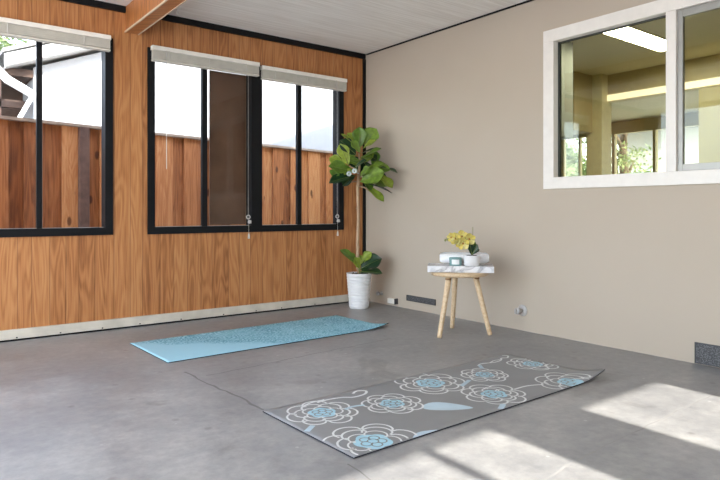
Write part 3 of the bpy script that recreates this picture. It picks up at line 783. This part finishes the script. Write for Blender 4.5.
m.build('crown_foliage', LM, fig)['label'] = 'broad green and yellow-green leaves at the top'
def px2(cx, cy):
    return ((335 + cx / 10.67) - 360.0) * 0.00903, 0.88 + (210.5 - (240 + cy / 10.67)) * 0.00903
m = MB()
for (b, t, w, mi, kb, kt, fc) in [((262, 265), (75, 92), .090, 0, .02, .07, (.3, .9, .6)), ((275, 255), (395, 125), .075, 2, .0, .02, (-.2, .7, .8)),
                                  ((280, 305), (500, 185), .125, 1, .03, .07, (.0, .8, .9)), ((275, 335), (510, 335), .085, 1, .04, .09, (.0, 1, .45)),
                                  ((262, 240), (285, 160), .05, 2, .0, -.03, (.0, .5, .9)), ((250, 290), (150, 130), .08, 0, .0, .02, (.3, .8, .5)), ((285, 300), (390, 240), .08, 1, .0, .03, (.1, .9, .5)), ((270, 300), (225, 180), .07, 2, .03, .06, (.3, .6, .8)), ((300, 345), (350, 245), .07, 1, -.03, -.06, (.2, .5, .9))]:
    ba, bz = px2(*b); ta, tz = px2(*t)
    fiddle(m, A(ba, bz, kb), A(ta, tz, kt), w * 1.35, mi, RT * fc[0] + UP * fc[1] - FW * fc[2])
    m.tube([A(0, 0.312), A(ba * 0.5, (bz + 0.31) / 2, kb), A(ba, bz, kb)], 0.0035, 6, mi=3)
m.build('lower_foliage', LM, fig)['label'] = 'short leafy shoots rising from the soil'
m = MB()
for (cx_, cy_, r_) in ((116, 330, .021), (148, 314, .021)):
    a_, z_ = px(cx_, cy_); p = A(a_, z_, 0.20)
    m.tube([p + (RT * math.cos(i * PI / 8) + UP * math.sin(i * PI / 8)) * r_ * 0.66 for i in range(17)], 0.0095, 8, cap=False)
a_, z_ = px(150, 310); m.tube([A(a_, z_ - .02, 0.20), A(a_ + 0.03, z_ - 0.02, 0.10), A(0, z_ - 0.02, 0.0)], 0.004, 6)
m.build('plant_clip', plain('pale_clip_plastic', (0.55, 0.62, 0.60), 0.5), fig)['label'] = 'small white double ring clip on the stem'

# ------------------------------------------------------------------ stool and what stands on it
SX, SY, ST = -0.448, -1.665, 0.447
stool = thing('stool', (SX, SY, 0), 'round pale wooden stool on three splayed legs by the grey wall', 'stool')
m = MB(); m.lathe([(0, ST - 0.028), (0.192, ST - 0.028), (0.200, ST - 0.022), (0.203, ST - 0.012), (0.200, ST - 0.002), (0.196, ST), (0, ST)], 48); m.build('seat', M['stoolwood'], stool)
for (fx, fy) in ((-0.675, -1.690), (-0.343, -1.493), (-0.318, -1.838)):
    d = Vector((fx - SX, fy - SY, 0)); top = d * 0.52
    m = MB(); m.tube([(d.x, d.y, 0.0005), (d.x * 0.985, d.y * 0.985, 0.012), (top.x + (d.x - top.x) * .2, top.y + (d.y - top.y) * .2, 0.33), (top.x, top.y, ST - 0.0285)], [0.014, 0.0165, 0.0195, 0.0195], 16)
    lg = m.build('leg', M['stoolwood'], stool)
    m = MB(); q = d * 0.56; s_ = Vector((-d.y, d.x, 0)).normalized()
    m.lathe([(0.0205, -0.006), (0.0215, 0.0), (0.0205, 0.006)], 14, c=(q.x, q.y, ST - 0.048)); m.build('leg_collar', M['endgrain'], lg)
# marble slab
TRZ = math.atan2(-0.72, 0.694); TR = Vector((0.694, -0.72, 0)); TF = Vector((0.72, 0.694, 0))
tray = MB().box(-0.222, 0.236, -0.128, 0.128, 0, 0.045).build('marble_tray', M['marble'], loc=(SX, SY, ST + 0.0005), rot=(0, 0, TRZ), bevel=0.003)
tag(tray, 'rectangular white and grey marble tray on the round stool', 'tray')
TZ = ST + 0.0458
def on(a, k, z=0.0):          # a along the tray (right), k towards the viewer
    p = Vector((SX, SY, TZ + z)) + TR * a - TF * k
    return p
# rolled towel: a spiral extruded along its length
tw = thing('towel', on(0.036, -0.052), 'white rolled towel lying along the marble tray behind candle and orchid', 'towel', rz=TRZ)
m = MB(); Rr = 0.043; turns = 3.2; N = 110
sp_o, sp_i = [], []
for i in range(N + 1):
    t = i / N; a = t * turns * 2 * PI; r_ = 0.006 + (Rr - 0.006) * t
    sp_o.append((r_ * math.cos(a), r_ * math.sin(a))); sp_i.append((max(0.002, r_ - 0.011) * math.cos(a), max(0.002, r_ - 0.011) * math.sin(a)))
hl = 0.176
def vrow(lst, x, sq): return [m.bm.verts.new((x, p[0] * sq, 0.0435 + p[1] * sq)) for p in lst]
xs_ = [-hl, -hl + 0.004, -hl + 0.012, -hl + 0.026, -hl + 0.05, hl - 0.05, hl - 0.026, hl - 0.012, hl - 0.004, hl]; sq = [0.55, 0.74, 0.88, 0.97, 1.0, 1.0, 0.97, 0.88, 0.74, 0.55]
ro = [vrow(sp_o, x, s) for x, s in zip(xs_, sq)]; ri = [vrow(sp_i, x, s) for x, s in zip(xs_, sq)]
for a in range(len(xs_) - 1):
    for i in range(N):
        f = m.bm.faces.new([ro[a][i], ro[a + 1][i], ro[a + 1][i + 1], ro[a][i + 1]]); f.smooth = True
        f = m.bm.faces.new([ri[a][i], ri[a][i + 1], ri[a + 1][i + 1], ri[a + 1][i]]); f.smooth = True
for i in range(N):
    m.bm.faces.new([ro[0][i], ro[0][i + 1], ri[0][i + 1], ri[0][i]]); m.bm.faces.new([ro[-1][i], ri[-1][i], ri[-1][i + 1], ro[-1][i + 1]])
m.build('rolled_cloth', M['towel'], tw)
m = MB(); m.tube([(-hl + 0.05, -0.0435, 0.046), (hl - 0.05, -0.0435, 0.046)], 0.0028, 6); m.build('hem', M['towel'], tw)
# candle jar
cj = thing('candle', on(-0.027, 0.064), 'teal glass candle jar with a white label, in front of the towel', 'candle', rz=TRZ)
m = MB(); m.lathe([(0, 0.0), (0.046, 0.0), (0.049, 0.004), (0.049, 0.056), (0.047, 0.058), (0.045, 0.056), (0.045, 0.042), (0, 0.042)], 32); m.build('jar', M['teal'], cj)
m = MB(); m.lathe([(0, 0.0425), (0.0445, 0.0425), (0.0445, 0.046), (0, 0.0465)], 24); wx = m.build('wax', M['wax'], cj)
m = MB(); m.tube([(0, 0, 0.046), (0.001, 0, 0.056)], 0.0012, 6); m.build('wick', M['kdark'], wx)
m = MB(); a = [Vector((0.0495 * math.sin(q), -0.0495 * math.cos(q), 0.010)) for q in [(-0.62 + 1.24 * i / 12) for i in range(13)]]
m.strip(a, [p + Vector((0, 0, 0.036)) for p in a]); lb = m.build('label', M['label'], cj)
sd = lb.modifiers.new('paper', 'SOLIDIFY'); sd.thickness = 0.0004
# orchid in a white pot
cj.scale = (0.9, 0.9, 0.95)
oc = thing('orchid', on(0.085, 0.066), 'yellow flowering orchid in a small white pot on the marble tray', 'potted plant', rz=TRZ)
m = MB(); m.lathe([(0, 0), (0.048, 0), (0.052, 0.005), (0.060, 0.068), (0.061, 0.073), (0.058, 0.073), (0.054, 0.064), (0, 0.062)], 32); m.build('pot', M['pot'], oc)
m = MB(); m.lathe([(0, 0.0665), (0.048, 0.0665), (0.03, 0.074), (0, 0.076)], 20); m.build('soil', M['soil'], oc)
m = MB(); st = [Vector(p) for p in ((0.0, 0, 0.07), (0.005, 0, 0.13), (0.0, -0.01, 0.165), (-0.03, -0.015, 0.195), (-0.08, -0.02, 0.205), (-0.135, -0.02, 0.195), (-0.180, -0.02, 0.180))]
m.tube(st, [0.004, 0.004, 0.0035, 0.003, 0.0028, 0.0025, 0.002], 8); m.tube([(0.008, 0.004, 0.07), (0.008, 0.004, 0.27)], 0.0014, 6)
m.build('flower_stem', M['bud'], oc)
m = MB()
for (b, t, w, mi, up_) in (((0, 0, .075), (-0.012, -0.03, .155), .042, 1, (0, -1, .2)), ((0.002, 0, .075), (0.040, -0.01, .150), .040, 1, (.3, -1, .4)), ((0.0, 0.005, .08), (0.020, 0.01, .175), .036, 0, (0, -1, .2)), ((0.0, 0.005, .08), (-0.022, 0.02, .165), .036, 1, (.2, -1, .3)),
                          ((0.0, 0, .075), (0.055, 0.02, .115), .034, 1, (.1, -.5, 1))):
    fiddle(m, b, t, w, mi, Vector(up_), 0.3, 0.1, 0.02)
m.build('leaves', LM, oc)
def bloom(c, face, size):
    face = Vector(face).normalized(); u = face.orthogonal().normalized(); v = face.cross(u)
    m = MB()
    for q in range(5):
        a = q * 2 * PI / 5 + 0.3; d = u * math.cos(a) + v * math.sin(a)
        fiddle(m, d * 0.004, d * size + face * size * 0.25, size * (0.95 if q % 2 else 0.75), 0, face, 0.2, -0.1, 0.05)
    o = m.build('flower', [M['petal'], M['petal'], M['petal'], M['petal']], oc, loc=c)
    m = MB(); m.lathe([(0, 0.012), (0.006, 0.009), (0.007, 0.0), (0, -0.002)], 10, mtx=face.to_track_quat('Z', 'Y').to_matrix().to_4x4()); m.build('throat', M['petalcore'], o)
for c, f, s in (((-0.018, -0.03, .188), (.2, -1, -.2), .046), ((-0.060, -0.035, .158), (-.1, -1, -.3), .048), ((-0.068, -0.03, .205), (.0, -1, .1), .046), ((-0.112, -0.03, .190), (-.3, -1, .0), .046), ((-0.088, -0.034, .166), (.1, -1, -.4), .038), ((-0.140, -0.026, .198), (-.4, -1, .1), .034)):
    bloom(c, f, s)
for c in ((-0.168, -0.02, .183), (-0.183, -0.02, .177), (-0.072, -0.02, .225), (-0.03, -0.015, .21)):
    m = MB(); m.lathe([(0, 0.012), (0.007, 0.005), (0.0075, -0.004), (0, -0.01)], 10, c=c); m.build('bud', M['bud'], oc)

# ------------------------------------------------------------------ outside the wood wall: fence, neighbour, tree
struct(MB().box(-14, 14, -16, 18, -0.32, -0.12).build('ground', M['ground']), 'pale paving outside')
FA = math.radians(12.0)
fence = thing('fence', (-2.57, 1.86, -0.12), 'redwood board fence with grey cap outside the black windows', 'fence', rz=FA)
m = MB(); x = -2.3; i = 0; r2 = random.Random(11)
while x < 5.6:
    w = r2.choice((0.19, 0.21, 0.16, 0.23)); y = 0.0 if i % 2 == 0 else 0.032
    g = 0.0 if i % 2 == 0 else -0.02
    m.box(x + (0.0 if i % 2 == 0 else -0.02), x + w + (0.0 if i % 2 == 0 else 0.02), y, y + 0.02, 0.001, 1.845); x += w * (1.0 if i % 2 == 0 else 0.72); i += 1
m.build('board_panel', M['fence'], fence)
m = MB(); m.box(-2.3, 5.6, 0.054, 0.10, 1.72, 1.81); m.box(-2.3, 5.6, 0.054, 0.10, 0.3, 0.39); m.build('rail', M['fencepost'], fence)
m = MB(); m.box(-2.3, 5.6, -0.035, 0.105, 1.847, 1.875); m.build('cap_rail', M['fencecap'], fence)
for xp in (0.40, 4.9):
    m = MB(); m.box(xp, xp + 0.095, -0.052, -0.001, 0.001, 1.8455); m.build('post', M['fencepost'], fence)

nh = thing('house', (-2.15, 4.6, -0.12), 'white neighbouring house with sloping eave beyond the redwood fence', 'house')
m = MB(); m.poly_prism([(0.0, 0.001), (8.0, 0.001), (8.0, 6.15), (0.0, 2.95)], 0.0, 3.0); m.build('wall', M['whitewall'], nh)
# raking roof slab with overhang: eave corner low at left, rising to the right
def slab(m, x0, zz0, x1, zz1, th, y0, y1, mi=0):
    m.poly_prism([(x0, zz0), (x1, zz1), (x1, zz1 + th), (x0, zz0 + th)], y0, y1, mi)
m = MB(); slab(m, -0.36, 2.862, 8.0, 6.2, 0.02, -0.27, 3.0); m.build('soffit', M['eave'], nh)
m = MB(); slab(m, -0.38, 2.87, 8.0, 6.22, 0.15, -0.295, -0.271); m.build('fascia', M['pipewhite'], nh)
m = MB(); slab(m, -0.40, 3.04, 8.0, 6.39, 0.05, -0.31, 3.0); m.build('roof', M['roof'], nh)
m = MB()
m.tube([(-0.62, -0.46, 2.98), (-0.50, -0.44, 2.80), (-0.36, -0.40, 2.67), (-0.18, -0.30, 2.60), (0.02, -0.1, 2.54), (0.05, -0.06, 2.40), (0.06, -0.05, 0.002)], 0.055, 12)
m.build('downspout', M['pipewhite'], nh)
m = MB(); m.tube([(-0.03, -0.16, 2.55), (-0.30, -0.2, 2.0)], 0.03, 10); m.build('brace', M['pipewhite'], nh)
pc = thing('porch', (-3.2, 4.9, -0.12), 'dark timber porch beyond the fence, seen through the far left window', 'porch')
m = MB(); m.box(-1.6, 1.04, 0.5, 0.6, 0.001, 2.86); m.build('back_wall', M['darkwood'], pc)
m = MB(); m.box(-1.6, 1.04, -0.35, 0.5, 2.80, 2.90); m.build('porch_roof', M['darkwood'], pc)
for zz in (2.05, 2.38):
    m = MB(); m.box(-1.6, 1.0, -0.3, -0.2, zz, zz + 0.10); m.build('crossbeam', M['darkwood'], pc)
for xx in (-0.4, 0.55):
    m = MB(); m.box(xx, xx + 0.12, -0.3, -0.18, 0.001, 2.798); m.build('post', M['darkwood'], pc)

def tree(loc, h, rad, n, label, zc, leaf=0.09, seed=1, squash=1.0, group=None):
    r = random.Random(seed)
    t = thing('tree', loc, label, 'tree', group)
    m = MB(); m.tube([(0, 0, 0.001), (0.05, 0, h * 0.3), (-0.03, 0.03, h * 0.6), (0, 0, h * 0.9)], [0.13, 0.11, 0.08, 0.03], 10)
    for i in range(7):
        a = i * 0.9; m.tube([(0, 0, h * (0.4 + 0.06 * i)), (rad * 0.35 * math.cos(a), rad * 0.35 * math.sin(a), h * (0.5 + 0.06 * i)), (rad * 0.7 * math.cos(a), rad * 0.7 * math.sin(a), h * (0.56 + 0.06 * i))], [0.05, 0.035, 0.012], 7)
    m.build('trunk', M['bark'], t)
    m = MB()
    cl = [(Vector((r.gauss(0, 0.45), r.gauss(0, 0.45), r.gauss(0, 0.5 * squash))) * rad) for _ in range(26)]
    for i in range(n):
        c = cl[i % 26]; p = c + Vector((r.gauss(0, 1), r.gauss(0, 1), r.gauss(0, 0.8))) * rad * 0.22 + Vector((0, 0, zc))
        e = Euler((r.uniform(-1, 1), r.uniform(-1, 1), r.uniform(0, 6.28))).to_matrix(); s = leaf * r.uniform(0.6, 1.3)
        vs = [m.bm.verts.new(p + e @ Vector(q)) for q in ((-s, 0, 0), (-0.2 * s, -0.42 * s, 0.08 * s), (s, 0, 0), (-0.2 * s, 0.42 * s, 0.08 * s))]
        m.bm.faces.new(vs)
    m.build('crown', M['treeleaf'], t)
    return t
tree((-2.38, 8.4, -0.12), 4.5, 0.55, 2600, 'leafy tree above the porch roof at far left', 4.02, 0.085, 5)

# ------------------------------------------------------------------ kitchen seen through the white window
struct(MB().box(0.121, 7.2, YS, 0.0, -0.12, 0.0).box(2.72, 7.2, 0.0, 3.0, -0.12, 0.0).build('floor_kitchen', plain('kitchen_floor', (0.25, 0.2, 0.14), 0.4)), 'floor of the room beyond the white window')
struct(MB().box(0.121, 7.2, YS - 0.5, 1.35, CEIL, CEIL + 0.12).box(2.62, 7.2, 1.35, 3.0, CEIL, CEIL + 0.12).build('ceiling_kitchen', M['kceil']), 'cream ceiling beyond the white window')
struct(MB().box(0.121, 2.72, 0.0, 0.12, 0, CEIL - 0.0005).box(2.62, 2.72, 0.12, 3.0, 0, CEIL - 0.0005).box(2.72, 7.2, 2.9, 3.0, 0, CEIL - 0.0005).build('wall_kitchen_back', M['kwall']), 'far side wall beyond the white window')
struct(MB().box(0.121, 7.2, YS - 0.1, YS, 0, CEIL - 0.0005).build('wall_kitchen_front', M['kwall']), 'front wall of the room beyond')
kc = thing('wall_cabinet', (0.67, -1.325, 1.53), 'grey green upper cabinet end at the left edge of the white window view', 'cabinet')
m = MB(); m.box(-0.548, 0.55, -0.155, 0.175, 0, CEIL - 1.531); m.build('carcass', M['kgrey'], kc)
for k in range(2):
    m = MB(); m.box(-0.544 + k * 0.547, -0.002 + k * 0.547, -0.175, -0.1555, 0.004, 0.868); d_ = m.build('door', M['kgrey'], kc, bevel=0.003)
    m = MB(); m.lathe([(0, 0), (0.006, 0), (0.012, 0.016), (0, 0.022)], 14, mtx=Matrix.Translation((-0.05 + k * 0.10, -0.1755, 0.06)) @ Matrix.Rotation(PI / 2, 4, 'X')); m.build('knob', M['kdark'], d_)
struct(MB().box(2.25, 2.598, -0.84, -0.60, 1.76, CEIL - 0.0005).build('wall_soffit', M['kbrown']), 'olive soffit beyond the white window')
struct(MB().box(2.60, 2.80, -0.955, -0.765, 0, CEIL - 0.0005).build('column', M['kpost']), 'cream square column beyond the white window')
struct(MB().box(2.72, 2.82, YS, -0.956, 2.19, CEIL - 0.0005).build('wall_header', M['kbrown']), 'olive header beam beyond the white window')
struct(MB().box(2.721, 2.82, -5.0, -1.93, 0, 2.095).build('wall_partition', M['kwall']), 'ochre partition below the header')
vl = thing('strip_light', (2.70, -2.9, 2.10), 'long warm strip light along the header beyond the white window', 'light')
m = MB(); m.box(0.021, 0.119, -2.0, 1.94, 0.0, 0.0885); m.build('housing', M['kpost'], vl)
m = MB(); m.box(0.0, 0.0205, -2.0, 1.94, 0.010, 0.076); m.build('diffuser', M['lampstrip'], vl)
cl_ = thing('ceiling_light', (1.63, -2.0, CEIL), 'bright rectangular fluorescent light on the ceiling beyond the white window', 'light')
m = MB(); m.box(-0.505, 0.505, -0.055, 0.17, -0.008, -0.0005); m.build('diffuser', M['lamp'], cl_)
m = MB(); m.box(-0.515, -0.506, -0.065, 0.18, -0.012, -0.0005); m.box(0.506, 0.515, -0.065, 0.18, -0.012, -0.0005); m.box(-0.505, 0.505, 0.1705, 0.18, -0.012, -0.0005); m.box(-0.505, 0.505, -0.065, -0.0555, -0.012, -0.0005)
m.build('lamp_frame', M['kceil'], cl_)
# glazed far wall
struct(MB().box(6.2, 6.3, YS, 2.9, 2.20, CEIL - 0.0005).box(6.2, 6.3, YS, -3.4, 0, 2.20).box(6.2, 6.3, 2.3, 2.9, 0, 2.20).build('wall_far', M['kbrown']), 'olive far wall above sliding doors')
w5 = sempty('window_4', 'glazed sliding doors at the far end of the room beyond')
m = MB()
for yy, ww in ((2.2, .10), (1.95, .07), (1.62, .03), (1.28, .12), (0.95, .05), (0.24, .045), (-0.6, .05), (-1.9, .07), (-3.4, .08)):
    m.box(6.2, 6.28, yy, yy + ww, 0.08, 2.20)
m.box(6.2, 6.28, -3.4, 2.3, 0, 0.08)
m.build('window_frame', M['kbrown'], w5)
m = MB(); m.box(6.24, 6.246, -3.4, 2.3, 0.08, 2.20); m.build('pane', M['glass'], w5)
for i, (x, y, h, rd, zc, lab) in enumerate(((9.3, 4.05, 4.2, 0.75, 2.0, 'bushy garden tree seen through the left of the white window'), (8.0, 1.75, 3.6, 0.50, 1.9, 'slim garden tree seen just right of the cream column'), (14.2, 8.0, 4.4, 1.1, 2.2, 'garden tree deepest behind the far glazed doors'))):
    tree((x, y, -0.12), h, rd, (3600, 700, 3600)[i], lab, zc, (0.085, 0.05, 0.085)[i], 20 + i, 1.0)
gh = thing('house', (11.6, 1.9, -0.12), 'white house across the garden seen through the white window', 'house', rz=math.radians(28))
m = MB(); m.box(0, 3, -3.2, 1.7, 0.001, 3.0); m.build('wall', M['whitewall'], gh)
m = MB(); m.poly_prism([(-0.4, 3.001), (3.4, 3.001), (1.5, 3.9)], -3.4, 1.9); m.build('roof', M['roof'], gh)
for yy in (-1.4, -0.3, 0.8):
    m = MB(); m.box(-0.03, -0.0005, yy, yy + 0.7, 1.15, 2.05); w_ = m.build('window', M['winblue'], gh)
    m = MB()
    for a, b, c, d in ((yy - 0.05, yy, 1.1, 2.1), (yy + 0.7, yy + 0.75, 1.1, 2.1), (yy, yy + 0.7, 1.1, 1.15), (yy, yy + 0.7, 2.05, 2.1), (yy + 0.33, yy + 0.37, 1.15, 2.05)): m.box(-0.045, -0.0305, a, b, c, d)
    m.build('window_trim', M['eave'], w_)

# upper storey of this house: shades part of the neighbour's wall
m = MB(); m.poly_prism([(0.75, CEIL + 0.13), (6.5, CEIL + 0.13), (6.5, 7.0), (1.0, 5.2), (0.75, 5.1)], -5.5, -0.3)
struct(m.build('wall_upper', M['plaster']), 'upper storey of the house above the kitchen')

# ------------------------------------------------------------------ light
sun = bpy.data.lights.new('sun', 'SUN'); sun.energy = 5.8; sun.angle = math.radians(0.7); sun.color = (1.0, 0.95, 0.87)
so = bpy.data.objects.new('sun', sun); COL.objects.link(so)
so.rotation_euler = Vector((0.03, 1.0, -0.663)).to_track_quat('-Z', 'Y').to_euler()
wd = bpy.data.worlds.new('sky'); SC.world = wd; wd.use_nodes = True
nt = wd.node_tree; bg = nt.nodes['Background']
sky = nt.nodes.new('ShaderNodeTexSky'); sky.sky_type = 'NISHITA'; sky.sun_disc = False
sky.sun_elevation = math.radians(33.5); sky.sun_rotation = math.radians(180)
mxw = nt.nodes.new('ShaderNodeMix'); mxw.data_type = 'RGBA'; mxw.inputs[0].default_value = 0.6
nt.links.new(sky.outputs[0], mxw.inputs[6]); mxw.inputs[7].default_value = (3.2, 3.4, 3.75, 1)
nt.links.new(mxw.outputs[2], bg.inputs['Color']); bg.inputs['Strength'].default_value = 0.82

# unseen dark box added behind the viewpoint to block sky through the doors
m = MB(); m.box(-6, 2.5, -11.1, -9.6, -0.119, 3.18); m.box(-6.1, 2.6, -11.2, -9.5, 3.1805, 3.28)
struct(m.build('sky_blocker', M['darkwood']), 'dark box added out of view to block sky light')

# ------------------------------------------------------------------ camera
cam = bpy.data.cameras.new('camera'); co = bpy.data.objects.new('camera', cam); COL.objects.link(co)
co.location = (-3.657, -4.676, 0.88); co.rotation_euler = (PI / 2, 0, -math.radians(37.53))
cam.sensor_width = 36.0; cam.lens = 606.6 / 720 * 36; cam.shift_y = -(240 - 210.5) / 720; cam.clip_start = 0.05
SC.camera = co
SC.view_settings.view_transform = 'Standard'; SC.view_settings.look = 'None'; SC.view_settings.gamma = 1; SC.view_settings.use_curve_mapping = False
SC.view_settings.exposure = 1.15
SC.cycles.max_bounces = 10; SC.cycles.diffuse_bounces = 6; SC.cycles.transparent_max_bounces = 12
SC.cycles.use_denoising = True
